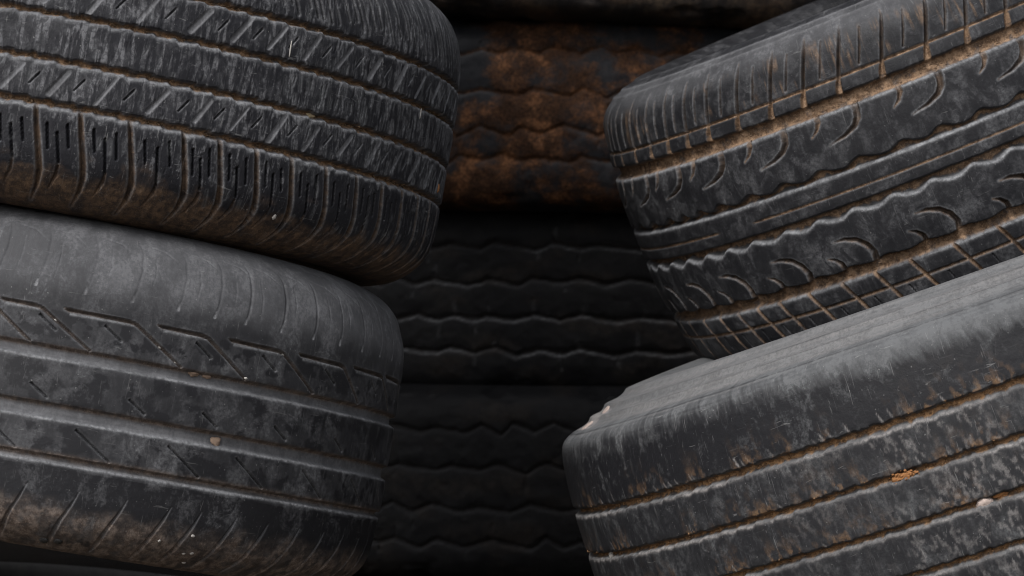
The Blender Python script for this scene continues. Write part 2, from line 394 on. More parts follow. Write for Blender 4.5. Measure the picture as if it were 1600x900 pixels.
def parts1(th, V, T, R, ring, slot, sid):
    out = [(('inner_liner',), (R < 207) & (np.abs(V) < 90))]
    for v0 in (48.2, 16.7, -16.4, -48.5):
        out.append((('groove#%g' % v0,), (ring > .5) & (np.abs(V - v0) < 9) & (R > 285)))
    out += [(('sidewall#l',), (V < -104)), (('sidewall#u',), (V > 100) & (R < 309)), (('sidewall#lb',), (R < 290) & (V < 0)), (('sidewall#ub',), (R < 290) & (V > 0))]
    sh = (V < -46)
    out.append((('shoulder_rib#l',), sh & (slot > .4)))
    cuts = np.array(lat)
    blk = np.searchsorted(cuts - .0, th - np.interp(-V, [50, 66, 84, 96, 108], [0, .6, 1.4, 1.9, 1.8]))
    for b_ in range(1, len(cuts)):
        out.append((('shoulder_rib#l', 'tread_block#%d' % b_), sh & (blk == b_)))
    out.append((('shoulder_rib#l', 'tread_block#0'), sh))
    for nm, lo, hi in (('#a', -46, -17), ('#b', -17, 17), ('#c', 17, 48)):
        out.append((('tread_rib' + nm,), (V > lo) & (V <= hi)))
    out.append((('shoulder_rib#u',), V > 40))
    out.append((('sidewall#r',), V < 1e9))
    return out
made = t.build(root, parts1, lambda n: M_LINER if n == 'inner_liner' else M_T1)
made[('sidewall#l',)]['label'] = 'mud-caked lower sidewall'
T1 = t

# ------------------------------------------------------------------ tyre 2: lower left, three smooth wide grooves and a notched row
PROF2 = [(176, 92 - 184), (180, -104), (192, -114), (210, -121), (228, -125), (243, -124), (256, -117.5), (266, -110), (272.5, -101), (276.5, -88), (278.7, -66), (279.8, -52), (279.8, -14), (279.3, 20), (278.7, 50), (278.2, 69), (276.8, 84), (273.5, 96), (266.5, 112), (260, 120), (250.5, 127), (236, 133), (221, 136), (206, 135), (192, 127), (182, 116), (178, 102)]
def dt2(v, r): return .85 if (r > 243) else (1.5 if r > 205 else 5)
t = Tyre(PROF2, (-8, 100), .8, dt2, 277)
SM = lambda amp, sd_: (lambda th: jag(th, amp, .25, sd_) + jag(th, amp * .3, 2.0, sd_ + 5))
for up, lo, sd_ in ((30.2, 19.7, 3), (-13.7, -25.9, 4), (-52.5, -59.3, 6)):
    j1, j2 = SM(.35, sd_), SM(.45, sd_ + 1)
    t.ring(lambda th, up=up, j1=j1: up + j1(th), lambda th, lo=lo, j2=j2: lo + .6 + j2(th), 5.0, soft=1.2, soft_lo=2.4, mud=0, wear_lo=1.1, even=.6, wear_up=.05, dusty=.62, lip=.9, wl=1.1)
    # dirt line under the upper lip
    t.mud = np.maximum(t.mud, .9 * np.exp(-((t.V - up + 1.1) / (1.5 if up > -40 else 2.4)) ** 2) * (t.RR > 240))
nst = seq([-5.8, 4.6, 19.7, 32.0, 46.1, 60.6], 13.4, -20, 112, seed=4)
nbe = [a + 11.0 for a in nst]
known = {-5.8: (.9, 10.0), 4.6: (16.0, 24.9), 19.7: (28.1, 36.6), 32.0: (42.6, 51.1), 46.1: (57.5, 64.3), 60.6: (72.1, 79.2)}
rng = random.Random(8)
for k, a in enumerate(nst):
    be, en = known.get(a, (a + 10.8, a + 19.2))
    t.cut([(a, 60.2), (a + .8, 59.2), (be - .7, 58.4), (be + .4, 57.2), (en - .2, 31)], [.2, 1.15, 1.2, 1.1, .8], [2, 4, 4, 4, 4], soft=.7, mud=.55, ident=k, edge_wear=.35)
    t.wear = np.maximum(t.wear, .75 * np.exp(-((t.V - 56.3) / 1.0) ** 2) * (t.TH > a + 1) * (t.TH < be) * (t.RR > 250) * (.4 + fbm(t.S / 7, t.V / 3, 12)))
    q = a + 6.9
    t.cut([(q, 52.2), (q + 2.9, 42.5)], [.5, .75, .45], 3, soft=.4, edge_wear=.25)
for a in seq([1.7, 17.3, 29.7, 43.5, 58.4], 13.5, -20, 112, seed=5):
    t.cut([(a, -.8), (a + 2.8, -9.8)], [.5, .75, .45], 3, soft=.4, edge_wear=.25)
for a in seq([-5.0, 9.9, 24.9, 37.1, 51.4, 65.8], 13.5, -20, 112, seed=6):
    t.cut([(a, -30.8), (a + 6, -50.8)], [.5, .8, .45], 3, soft=.4, edge_wear=.25)
for a in seq([3.9, 12.2, 20, 27.4, 32.8, 39.5, 46.2, 53.7, 60.7, 67.6, 75.4], 7.0, -15, 112, seed=7):
    t.cut([(a, -77), (a - .9, -88), (a - 2.3, -102), (a - 3.2, -115), (a - 3.6, -121)], [.35, 1.1, 1.5, 1.9, 1.0], [.8, 1.6, 2.0, 1.9, .6], soft=.9, dusty=.55, wear=.12)
for a in seq([-.4, 7.5, 15.1, 22.6, 29.0, 34.6, 41.7, 48.9, 55.7, 62.7], 7.0, -15, 112, seed=8):
    t.cut([(a, 75.5), (a + .5, 84), (a + 1.0, 100), (a + .8, 113), (a - .3, 124)], [.9, 1.3, 1.6, 1.4, .5], list(rng.uniform(.35, 1.0) * np.array([1.1, .9, 1.0, 1.0, .3])), soft=1.8)
    t.cut([(a - .05, 74.6), (a + .1, 79)], [1.3, .4], [.5, .1], soft=.8, wear=rng.uniform(.3, 1.1))
    t.cut([(a + .5, 121), (a + 4.5, 118), (a + 7.2, 110)], [.3, .8, .3], [.3, .7, .3], soft=.9, wear=.12)
    q = a + rng.uniform(2.5, 4.0)
    t.cut([(q, 84 + rng.uniform(-4, 6)), (q + .4, 98), (q + .1, 112)], [.2, .5, .2], .5, soft=.6, wear=.2)
low = sstep(-84, -104, t.V + 12 * (fbm(t.S / 22, t.V / 22, 14) - .5)) * (t.V < 0)
t.mud = np.maximum(t.mud, .66 * low * (.45 + .75 * sstep(.35, .6, fbm(t.S / 9, t.V / 6, 46, 4))))
t.dust += (.22 + .45 * fbm(t.S / 30, t.V / 30, 13)) * sstep(66, 88, t.V)
t.dust += .10 * (t.V > -62) - .12 * (t.V < -62) * (t.V > -100)
t.dust -= .55 * sstep(.46, .72, fbm(t.S / 9, t.V / 8, 36, 5)) * sstep(34, 40, t.V) * (1 - sstep(54, 60, t.V))
t.dust -= .32 * sstep(.46, .74, fbm(t.S / 12, t.V / 11, 37, 5)) * (t.V < 19) * (t.V > -62) * (t.ring_of < .5)
t.finish(.3, 41)
tp = pose((-.38074 * .945, -.09402 * .945, 2.50517 * .945), .16875, -.08553)
root = thing('car_tyre', 'grey dusty tyre beneath the scuffed one, with three smooth wide grooves and angled notches', 'tyre', STACKED, tp)
root.scale = (.945,) * 3
def parts2(th, V, T, R, ring, slot, sid):
    out = [(('inner_liner',), (R < 179.5) & (np.abs(V) < 110))]
    for c in (25, -20, -56):
        out.append((('groove#%g' % c,), (ring > .5) & (np.abs(V - c) < 12) & (R > 250)))
    out += [(('sidewall#l',), (V < -103)), (('sidewall#u',), (V > 112)), (('sidewall#lb',), (R < 240) & (V < 0)), (('sidewall#ub',), (R < 240) & (V > 0))]
    up = V > 25
    out.append((('shoulder_rib#u',), up & (sid < 0)))
    for k in range(len(nst)):
        out.append((('shoulder_rib#u', 'notch#%d' % k), up & (sid == k)))
    out.append((('shoulder_rib#u2',), up))
    out += [(('tread_rib#a',), (V > -20) & (V <= 25)), (('tread_rib#b',), (V > -56) & (V <= -20)), (('shoulder_rib#l',), V <= -56)]
    return out
made = t.build(root, parts2, lambda n: M_LINER if n == 'inner_liner' else M_T2)
made[('sidewall#u',)]['label'] = 'pale grey upper sidewall'
made[('sidewall#l',)]['label'] = 'brown muddy lower sidewall'
T2 = t

# ------------------------------------------------------------------ tyre 3: upper right, curved cuts, tan mud in the grooves
PROF3 = [(176, -100), (180, -113), (192, -124), (210, -132), (228, -136), (243, -135), (255, -130), (262, -121), (265.5, -112), (268, -97), (270, -80), (272.2, -66), (274, -50), (274.6, -26), (274.6, 10), (274.2, 36), (272.2, 57), (270.3, 71), (268.2, 83), (266.3, 97), (262.8, 109), (256.5, 118), (247, 125), (236, 130), (222, 133.5), (208, 134), (194, 128), (183, 118), (178, 106)]
def dt3(v, r): return .85 if (r > 248 and v > -124) else (1.5 if r > 190 and v > 0 else 5)
t = Tyre(PROF3, (-99, 19), .8, dt3, 270)
lat = seq([-77.6, -70.0, -63.5, -57.5, -51.9, -46.3, -39.4, -32.3, -25.7, -18.9, -10.8, -2.5, 5.1, 13.0], 7.2, -112, 26, seed=3)
tips = seq([-74.3, -62.7, -51.2, -37.4, -23.5, -8.2, 7.5], 14, -114, 26, seed=9)
crest = np.array(seq([-72, -64.5, -59.7, -54.6, -49.2, -41.8, -34.4, -27, -19.5, -11.4, -4.6, 3.1, 10.5], 7.3, -116, 30, seed=10))
crestx = np.array(seq([-70.7, -63.8, -57.4, -51.2, -44.9, -37.3, -30.8, -23.8, -16.5, -9.2, -1.8], 7.2, -116, 30, seed=11))
def wave(th, cr, amp):
    ph = np.interp(th, cr, np.arange(len(cr)))
    c = np.cos(2 * np.pi * ph)
    return amp * .9 * (c + .18 * np.cos(4 * np.pi * ph + .6))
t.ring(lambda th: 68.2 + jag(th, .4, .8, 1), lambda th: 56.2 + jag(th, .4, .5, 2), 7.5, soft=1.6, soft_lo=2.2, mud=1.0, full=True, wear_lo=1.35, lip=.9, wl=1.7, even=.8)
t.ring(lambda th: 11.6 + wave(th, crest, 2.7), lambda th: 5.6 + jag(th, .3, .5, 3), 7.5, soft=1.4, soft_lo=2.6, even=.7, mud=.95, wear_lo=1.2, lip=.8, wl=1.5)
t.ring(lambda th: -20 + jag(th, .35, .8, 4), lambda th: -28.0 + wave(th, crestx, 2.6), 7.5, soft=1.4, soft_lo=2.6, even=.7, mud=.95, wear_lo=1.2, lip=.8, wl=1.5)
t.ring(lambda th: -71.5 + wave(th, crestx + 2.6, 1.3), lambda th: -81.8 + jag(th, .3, .5, 5), 7.5, soft=1.8, mud=1.0, full=True, wear_lo=.75, lip=.7, wl=1.8)
t.ring(81.9, 79.9, 2.4, soft=.7, mud=1.0, full=True, wear_lo=.25, lip=.3, wl=.8)
t.ring(-96.6, -98.6, 2.2, soft=.7, mud=1.0, full=True, wear_lo=.25, lip=.3, wl=.8)
gate = 1 - sstep(-53, -51, t.TH) * (1 - sstep(-43.5, -42, t.TH))
t.ring(-8.7, -10.1, 1.8, soft=.6, mud=1.0, full=True, wear_lo=.25, lip=.25, wl=.7, gate=gate)
rng = random.Random(12)
top_of = lambda a: float(np.interp(a, [-80, -55, -35, 0], [.8, 2.2, 3.4, 3.8]))
for k, a in enumerate(lat):
    o_ = top_of(a)
    t.cut([(a, 66), (a + .1 * o_, 74), (a + .22 * o_, 80)], [3.0, 2.3, 1.6], 4.6, soft=1.0, mud=1.0, slot=True, ident=k)
    t.cut([(a + .22 * o_, 80), (a + .55 * o_, 95), (a + .84 * o_, 108), (a + o_, 116), (a + 1.03 * o_, 120)], [1.4, 1.4, 1.3, 1.0, .4], [5.5, 5.5, 5, 3.5, 1], soft=1.0, mud=.22, slot=True, ident=k, edge_wear=.3)
    if k + 1 < len(lat):
        m = (a + lat[k + 1]) / 2 + .3 * o_
        t.cut([(m, 85.5), (m + .3 * o_, 98), (m + .62 * o_, 113.5)], [.6, .85, .45], [3.2, 3.4, 2], soft=.5, mud=.25, edge_wear=.4)
    b = a + .9
    t.cut([(b - .2, -80), (b + .3, -84), (b + 1.8, -98), (b + 3.6, -116), (b + 4.2, -124)], [1.6, 1.5, 1.4, 1.3, .5], [3.6, 3.6, 3.4, 2.5, .5], soft=.9, mud=.8, slot=True, ident=k)
    if k + 1 < len(lat):
        m = (b + lat[k + 1] + .9) / 2 + 1.6
        t.cut([(m, -101), (m + 1.2, -116)], [.4, .55, .3], 2, soft=.5)
for a in tips:
    t.cut([(a, 31.1), (a + 3.0, 34.2), (a + 5.2, 39.0), (a + 6.2, 44.8), (a + 6.5, 51), (a + 6.4, 58)], [.3, 1.3, 2.1, 2.6, 2.8, 3.2], [1, 4, 5.5, 6.5, 6.5, 6.5], soft=1.4, mud=.28, edge_wear=.7)
    q = a - 2.6
    t.cut([(q, 41.6), (q + 1.2, 46), (q + 1.9, 51.8), (q + 1.9, 58)], [.3, 1.2, 2.0, 2.6], [1, 4, 6, 6], soft=1.3, mud=.55, edge_wear=.5)
for a in seq([-79.6, -67.8, -56.2, -42.7, -29.6, -14.1, 1.3], 13.6, -114, 26, seed=13):
    t.cut([(a, -46.2), (a + 2.2, -46.8), (a + 4.2, -50.2), (a + 5.7, -57), (a + 6.4, -65), (a + 6.2, -73)], [.3, 1.3, 1.9, 2.2, 2.4, 2.7], [1, 4, 5.5, 6.5, 6.5, 6.5], soft=1.4, mud=.35, edge_wear=.5)
    q = a - 2.2
    t.cut([(q, -58.1), (q + 1.3, -61), (q + 2.2, -66), (q + 2.4, -73)], [.3, 1.2, 1.9, 2.3], [1, 4, 6, 6], soft=1.3, mud=.35, edge_wear=.4)
t.dust += (.2 + .45 * fbm(t.S / 25, t.V / 8, 15)) * sstep(104, 122, t.V)
side3 = (t.V > 0) * sstep(256, 250, t.RR)
t.dust -= .45 * side3 * sstep(240, 228, t.RR)
for rr_, aa_ in ((246, .5), (236, .8), (222, .3)):
    t.dust += aa_ * (t.V > 0) * np.exp(-((t.RR - rr_) / 1.6) ** 2) * (.3 + fbm(t.S / 40, t.T / 3, 16))
    t.h += .9 * (t.V > 0) * np.exp(-((t.RR - rr_) / 1.4) ** 2)
t.mud = np.maximum(t.mud, .42 * sstep(.5, .75, fbm(t.S / 2.2, t.V / 30, 17)) * sstep(.45, .62, fbm(t.S / 30, t.V / 25, 27)) * sstep(80, 92, t.V) * (1 - sstep(108, 118, t.V)))
t.finish(.35, 51)
tp = pose((.36827, .1478, 2.64909), -.38324, .07707)
root = thing('car_tyre', 'tilted tyre topmost on the right, with curved cuts and tan mud in its grooves', 'tyre', STACKED, tp)
lat3 = lat
def parts3(th, V, T, R, ring, slot, sid):
    out = [(('inner_liner',), (R < 179.5) & (np.abs(V) < 112))]
    for c, hw in ((62, 8), (9, 9), (-24, 9), (-77, 8)):
        out.append((('groove#%g' % c,), (ring > .5) & (np.abs(V - c) < hw) & (R > 255)))
    out += [(('sidewall#l',), (V < -117) | ((R < 250) & (V < 0))), (('sidewall#u',), (V > 117) | ((R < 250) & (V > 0)))]
    cuts = np.array(lat3)
    up = V > 62; lo = V < -77
    out.append((('shoulder_rib#u',), up & ((slot > .4) | (ring > .5))))
    blk = np.searchsorted(cuts, th - np.interp(th, [-80, -55, -35, 0], [.8, 2.2, 3.4, 3.8]) * np.interp(V, [66, 74, 80, 95, 108, 116], [0, .1, .22, .55, .84, 1]))
    for k in range(len(cuts) + 1):
        out.append((('shoulder_rib#u', 'edge_block#%d' % k), up & (blk == k) & (V < 81)))
        out.append((('shoulder_rib#u', 'tread_block#%d' % k), up & (blk == k)))
    out.append((('shoulder_rib#l',), lo & ((slot > .4) | (ring > .5))))
    blk2 = np.searchsorted(cuts + .9, th - np.interp(-V, [80, 84, 98, 116], [-.2, .3, 1.8, 3.6]))
    for k in range(len(cuts) + 1):
        out.append((('shoulder_rib#l', 'edge_block#%d' % k), lo & (blk2 == k) & (V > -97.6)))
        out.append((('shoulder_rib#l', 'tread_block#%d' % k), lo & (blk2 == k)))
    out += [(('tread_rib#a',), V > 9), (('tread_rib#b',), V > -24), (('tread_rib#c',), V <= -24)]
    return out
made = t.build(root, parts3, lambda n: M_LINER if n == 'inner_liner' else M_T3)
T3 = t

# ------------------------------------------------------------------ tyre 4: lower right, plain ribs, stepped sidewall
PROF4 = smooth_profile([(222, -122), (228, -136), (242, -145), (262, -150), (285, -150), (305, -145), (325, -136), (340, -126), (348.5, -118), (352, -108), (354, -98), (357.5, -70), (359.3, -35), (359.5, -5), (359, 10), (357.8, 40), (356.2, 62), (353.6, 82), (351.5, 93), (348.8, 100.5), (344.5, 105), (337, 108.6)])
PROF4 = np.vstack([PROF4, smooth_profile([(335, 109), (327, 110.6), (321.5, 112.8), (318.2, 116.2)]), smooth_profile([(317, 116.6), (311, 116.8), (306.5, 118.8), (303.2, 122.4)]), smooth_profile([(302, 122.8), (293, 123.8), (286, 126), (281.3, 129.4)]), smooth_profile([(280, 129.0), (268, 129.9), (255, 129.8), (243, 128), (232, 124), (225, 114), (222, 100)])])
def dt4(v, r): return .9 if (r > 335 and v > -82) else (1.2 if r > 255 and v > 0 else (3 if v < 0 and r > 300 else 6))
t = Tyre(PROF4, (-99, 14), .95, dt4, 355, sharp_pts=True)
for up, lo, sd_ in ((49.7, 41.5, 3), (11.6, 4.9, 4), (-25.4, -32, 6), (-61.6, -68.6, 8)):
    t.ring(lambda th, up=up, sd_=sd_: up - .3 + saw(th, 2.9, 1.0, sd_) + jag(th, .9, 1.6, sd_), lambda th, lo=lo, sd_=sd_: lo + .5 + saw(-th, 2.9, 1.5, sd_ * .7) + jag(th, .7, 1.2, sd_ + 1), 7.0, soft=1.3, soft_lo=3.0, wall=.6, mud=1.0, wear_lo=.9, lip=.8, wl=1.4)
rng = random.Random(15)
for k in range(350):
    a = rng.uniform(-112, 20); v1 = rng.uniform(-80, 95); l = rng.uniform(2, 9)
    t.cut([(a, v1), (a - .06 * l * rng.uniform(.2, 1), v1 - l)], [.3, rng.uniform(.4, .9), .3], rng.uniform(.3, .8), soft=1.0)
for k in range(60):   # torn flakes above the grooves
    a = rng.uniform(-110, 20); v1 = rng.choice([50, 50, 50, 12, -25]); l = rng.uniform(3, 9)
    t.cut([(a, v1), (a - .4, v1 + l)], [.9, .5, .2], .3, soft=.6, wear=rng.uniform(.35, .9))
n_ = fbm(t.S / 7, t.V / 9, 18)
n2_ = fbm(t.S / 2.6 + t.V / 6, t.V / 14, 28)
t.dust += .8 * sstep(91, 111, t.V + 13 * sstep(-42, -12, t.TH) + 10 * (n2_ - .55) + 10 * (fbm(t.S / 1.6 + t.V / 5, t.V / 9, 44) - .5) + 5 * (n_ - .5))
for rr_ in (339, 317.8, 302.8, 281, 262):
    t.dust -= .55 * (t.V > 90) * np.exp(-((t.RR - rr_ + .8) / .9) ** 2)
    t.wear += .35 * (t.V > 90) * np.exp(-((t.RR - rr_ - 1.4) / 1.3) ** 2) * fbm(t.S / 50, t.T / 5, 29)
t.dust += .5 * (t.V > 100) * (fbm(t.S / 90, t.T / 1.8, 30) - .5)
t.dust += .05 - .16 * sstep(50, 56, t.V) * (1 - sstep(84, 92, t.V))
t.wear = np.maximum(t.wear, .5 * sstep(109, 111, t.V) * fbm(t.S / 60, t.T / 4, 19) * (t.RR > 255))
t.wear = np.maximum(t.wear, .45 * sstep(.50, .66, fbm(t.S / 2.6 + t.V / 14, t.V / 6, 22, 5)) * (.3 + .9 * sstep(.4, .62, fbm(t.S / 30, t.V / 24, 35))) * sstep(-50, 0, t.TH + 20 * (fbm(t.S / 50, t.V / 50, 2) - .5)) * (t.V < 45))
for up_ in (49.7, 11.6, -25.4):
    near = np.exp(-np.clip(t.V - up_, 0, 99) / 7) * (t.V > up_) * (t.ring_of < .3)
    t.mud = np.maximum(t.mud, .5 * near * sstep(.50, .66, fbm(t.S / 4.5 + t.V / 30, t.V / 7, 47 + int(up_), 4)) * sstep(.42, .6, fbm(t.S / 26, t.V * 0 + up_, 49)))
t.wear = np.maximum(t.wear, 1.3 * (t.V > 105) * sstep(304, 308, t.RR) * (1 - sstep(329, 334, t.RR)) * sstep(-76, -80, t.TH) * sstep(.25, .45, fbm(t.S / 9, t.T / 5, 45)))  # lit step faces at the far left, painted as a pale patch
t.finish(.45, 61)
tp = pose((.40522, -.11417, 2.46129), -.3375, -.02777)
root = thing('truck_tyre', 'large tyre under the tilted one on the right, plain ribs and a pale stepped sidewall', 'tyre', STACKED, tp)
def parts4(th, V, T, R, ring, slot, sid):
    out = [(('inner_liner',), (R < 224) & (V < 118))]
    for c in (45.6, 8.2, -28.7, -65):
        out.append((('groove#%g' % c,), (ring > .5) & (np.abs(V - c) < 9) & (R > 335)))
    for k, (r0, r1) in enumerate(((336, 317.6), (317.6, 302.6), (302.6, 280.6))):
        out.append((('sidewall#u', 'sidewall_step#%d' % k), (V > 107) & (R < r0) & (R > r1)))
    out.insert(1, (('sidewall#u',), (V > 90) & (R <= 280.6)))
    out += [(('sidewall#l',), (V < -110) | ((R < 300) & (V < 0)))]
    out += [(('shoulder_rib#u',), V > 45), (('tread_rib#a',), V > 8), (('tread_rib#b',), V > -28.7), (('tread_rib#c',), V > -65), (('shoulder_rib#l',), V <= -65)]
    return out
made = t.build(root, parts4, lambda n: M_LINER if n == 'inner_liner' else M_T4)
made[('sidewall#u',)]['label'] = 'pale grey sidewall with stepped rings'
T4 = t

# ------------------------------------------------------------------ the dark stack behind the gap
BACK = 'old tyres in the dark rear stack'
PROFB = [(268, -80), (272, -92), (290, -102), (320, -109), (350, -110), (378, -106), (394, -100), (402, -92), (407, -78), (409, -55), (410, -20), (410, 20), (409, 55), (407, 78), (402, 92), (394, 100), (378, 106), (350, 110), (320, 109), (290, 102), (272, 92), (268, 80)]
def back_tyre(c, roll, pitch, rows, mat, label, zp, za, seed, mud, wear, dep=4.0, stain=.35, lumps=1.0, name='truck_tyre'):
    t = Tyre([(r_, v_ * .945) for r_, v_ in PROFB], (-70, 50), 2.5, lambda v, r: 1.9 if r > 385 else 7, 410, coarse=3)
    rng = random.Random(seed)
    for i, v0 in enumerate(rows):
        a = -80.0; kx = [a]; ky = [0.0]; sg = 1
        while a < 60:
            a += zp * (.62 if sg > 0 else .38) * rng.uniform(.6, 1.4); sg = -sg; kx.append(a); ky.append(sg * za * rng.uniform(.25, 1.2) * .5)
        gx = np.linspace(-80, 60, 560); gy = np.interp(gx, kx, ky); kern = np.ones(3) / 3; gy = np.convolve(np.pad(gy, 1, 'edge'), kern, 'valid')
        z = lambda th, gx=gx, gy=gy, v0=v0, i=i: v0 + np.interp(th, gx, gy) + jag(th, 1.2, .9, seed + i) + jag(th, 2.0, .07, seed + 9 + i)
        wd = lambda th, i=i: 2.2 + 1.8 * fbm(th * .35, th * 0 + i, seed + 40)
        t.ring(lambda th: z(th) + wd(th), lambda th: z(th) - wd(th), dep, soft=2.4, mud=mud, wear_lo=wear, wl=1.2, lip=1.0)
        for q, sgn in zip(kx[1:-1], ky[1:-1]):
            if rng.random() < .45: t.cut([(q, v0 + sgn), (q + rng.uniform(-.5, .5), v0 + sgn + (1 if sgn > 0 else -1) * rng.uniform(6, 20))], [1.2, .4], 2.5, soft=1, edge_wear=.3 * wear)
    rs_ = np.array(sorted(rows)); dist = np.min(np.abs(t.V[..., None] - rs_), -1)
    t.h += (t.RR > 390) * (lumps * 1.0 * sstep(0, 16, dist) + lumps * 2.2 * (fbm(t.S / 45, t.V / 30, seed + 60) - .5) + lumps * 1.6 * (fbm(t.S / 12, t.V / 10, seed + 61) - .5))
    t.h -= (t.RR > 340) * 5.0 * sstep(.55, .8, fbm(t.S / 40, t.V / 18, seed + 62)) * sstep(70, 100, np.abs(t.V))
    t.mud = np.maximum(t.mud, stain * sstep(.52, .75, fbm(t.S / 50, t.V / 25, seed + 63, 4)))
    t.dust += .10 * fbm(t.S / 60, t.V / 60, seed)
    t.finish(1.0, seed)
    root = thing(name, label, 'tyre', BACK, pose(c, roll, pitch))
    rs = sorted(rows)
    def parts(th, V, T, R, ring, slot, sid):
        out = [(('inner_liner',), (R < 273) & (np.abs(V) < 88))]
        for v0 in rs: out.append((('groove#%g' % v0,), (ring > .5) & (np.abs(V - v0) < za + 6) & (R > 395)))
        out += [(('sidewall#l',), (V < -87) | ((R < 395) & (V < 0))), (('sidewall#u',), (V > 87) | ((R < 395) & (V > 0)))]
        out.append((('shoulder_rib#l',), V < rs[0]))
        for k in range(len(rs) - 1): out.append((('tread_rib#%d' % k,), V < rs[k + 1]))
        out.append((('shoulder_rib#u',), V < 1e9))
        return out
    t.build(root, parts, lambda n: M_LINER if n == 'inner_liner' else mat)
    return root
BX, BD = .065, 3.46
k_ = 3.05 / 4537
yb = lambda py: (450 - py) * k_
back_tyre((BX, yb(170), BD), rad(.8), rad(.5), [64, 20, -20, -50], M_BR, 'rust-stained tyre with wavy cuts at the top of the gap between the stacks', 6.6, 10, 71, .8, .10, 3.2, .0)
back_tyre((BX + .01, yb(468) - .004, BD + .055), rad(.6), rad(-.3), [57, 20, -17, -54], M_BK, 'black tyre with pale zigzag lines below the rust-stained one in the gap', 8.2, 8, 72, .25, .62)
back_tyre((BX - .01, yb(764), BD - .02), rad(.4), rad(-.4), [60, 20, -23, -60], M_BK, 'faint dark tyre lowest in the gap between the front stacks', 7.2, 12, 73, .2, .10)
back_tyre((BX + .02, yb(170) + .214, BD - .05), rad(2.2), rad(3.0), [50, 0, -50], M_BR_LOW, 'brown dusty tyre at the very top of the gap, only its lower edge showing', 8, 8, 74, .3, .2, 2.0, .3, .15)

# ------------------------------------------------------------------ plain tyres that carry the stacks, and unseen ones added to darken the gap
def plain_mesh_tyre():
    t = Tyre([(190, -80), (194, -92), (215, -102), (250, -108), (280, -104), (298, -94), (306, -80), (309, -50), (310, 0), (309, 50), (306, 80), (298, 94), (280, 104), (250, 108), (215, 102), (194, 92), (190, 80)], (-1, 1), 5, lambda v, r: 5, 310, coarse=3)
    for v0 in (45, 15, -15, -45): t.ring(v0 + 4, v0 - 4, 6, soft=2, mud=.3, wear_lo=.4)
    root = thing('plain_tyre', 'plain worn tyre under the left stack, mostly below the picture', 'tyre', 'tyres above and below the front stacks')
    t.build(root, lambda th, V, T, R, ring, slot, sid: [(('inner_liner',), (R < 196) & (np.abs(V) < 93)), (('sidewall#l',), (V < -93)), (('sidewall#u',), V > 93), (('tread',), V < 1e9)], lambda n: M_LINER if n == 'inner_liner' else M_PLAIN)
    return root
plain = plain_mesh_tyre()
def dup(src, mat, label):
    r = src.copy(); COL.objects.link(r); r.matrix_world = mat; r['label'] = label
    for ch in list(src.children):
        c = ch.copy(); COL.objects.link(c); c.parent = r
    return r
plain.matrix_world = pose((-.34, -.368, 2.64), .12, -.03)

# ------------------------------------------------------------------ ground
gm = grainy('packed_dirt', (.035, .027, .02), (.09, .07, .05), 14, .95, .6)
bpy_me = bpy.data.meshes.new('ground')
S_ = 60
bpy_me.from_pydata([(-S_, -S_, 0), (S_, -S_, 0), (S_, S_, 0), (-S_, S_, 0)], [], [(0, 1, 2, 3)])
bpy_me.materials.append(gm)
g = bpy.data.objects.new('ground', bpy_me); COL.objects.link(g); g['kind'] = 'structure'
dup(plain, pose((-.385, .405, 2.46), .13, -.03), 'plain worn tyre lying on top of the scuffed left tyre')  # added out of view to keep sky light off the gap
dup(plain, pose((-.37, .615, 2.47), .10, -.02), 'plain worn tyre topmost in the left front stack')  # also unseen, makes the light block over the left stack taller
dup(plain, pose((.44, -.385, 2.50), -.2, 0), 'plain worn tyre under the blotched tyre on the right')
dup(plain, pose((.56, .485, 2.66), -.38, .05), 'plain worn tyre leaning on top of the tilted right tyre')  # added unseen to stop light coming from the upper right
dup(plain, pose((BX, yb(764) - .207, BD - .11), 0, 0), 'plain worn tyre under the faint dark tyre of the rear stack')
for i in range(2):  # unseen tyres added overhead to shade the rear stack
    dup(plain, pose((BX + .02 * i, yb(170) + .45 + .21 * i, BD - .09 - .06 * i), .02, .02), 'plain tyre %s the brown dusty tyre of the rear stack' % ('lying on', 'second above')[i])
for sx, nm in ((-1, 'behind the left stack'), (1, 'behind the right stack')):  # hidden stacks added to keep side sky light off the rear tyres
    for i in range(5):
        dup(plain, pose((BX + sx * .76, -.55 + .213 * i, BD - .1), .02 * sx, 0), 'plain tyre hidden %s, %s from the ground' % (nm, ('first', 'second', 'third', 'fourth', 'fifth')[i]))

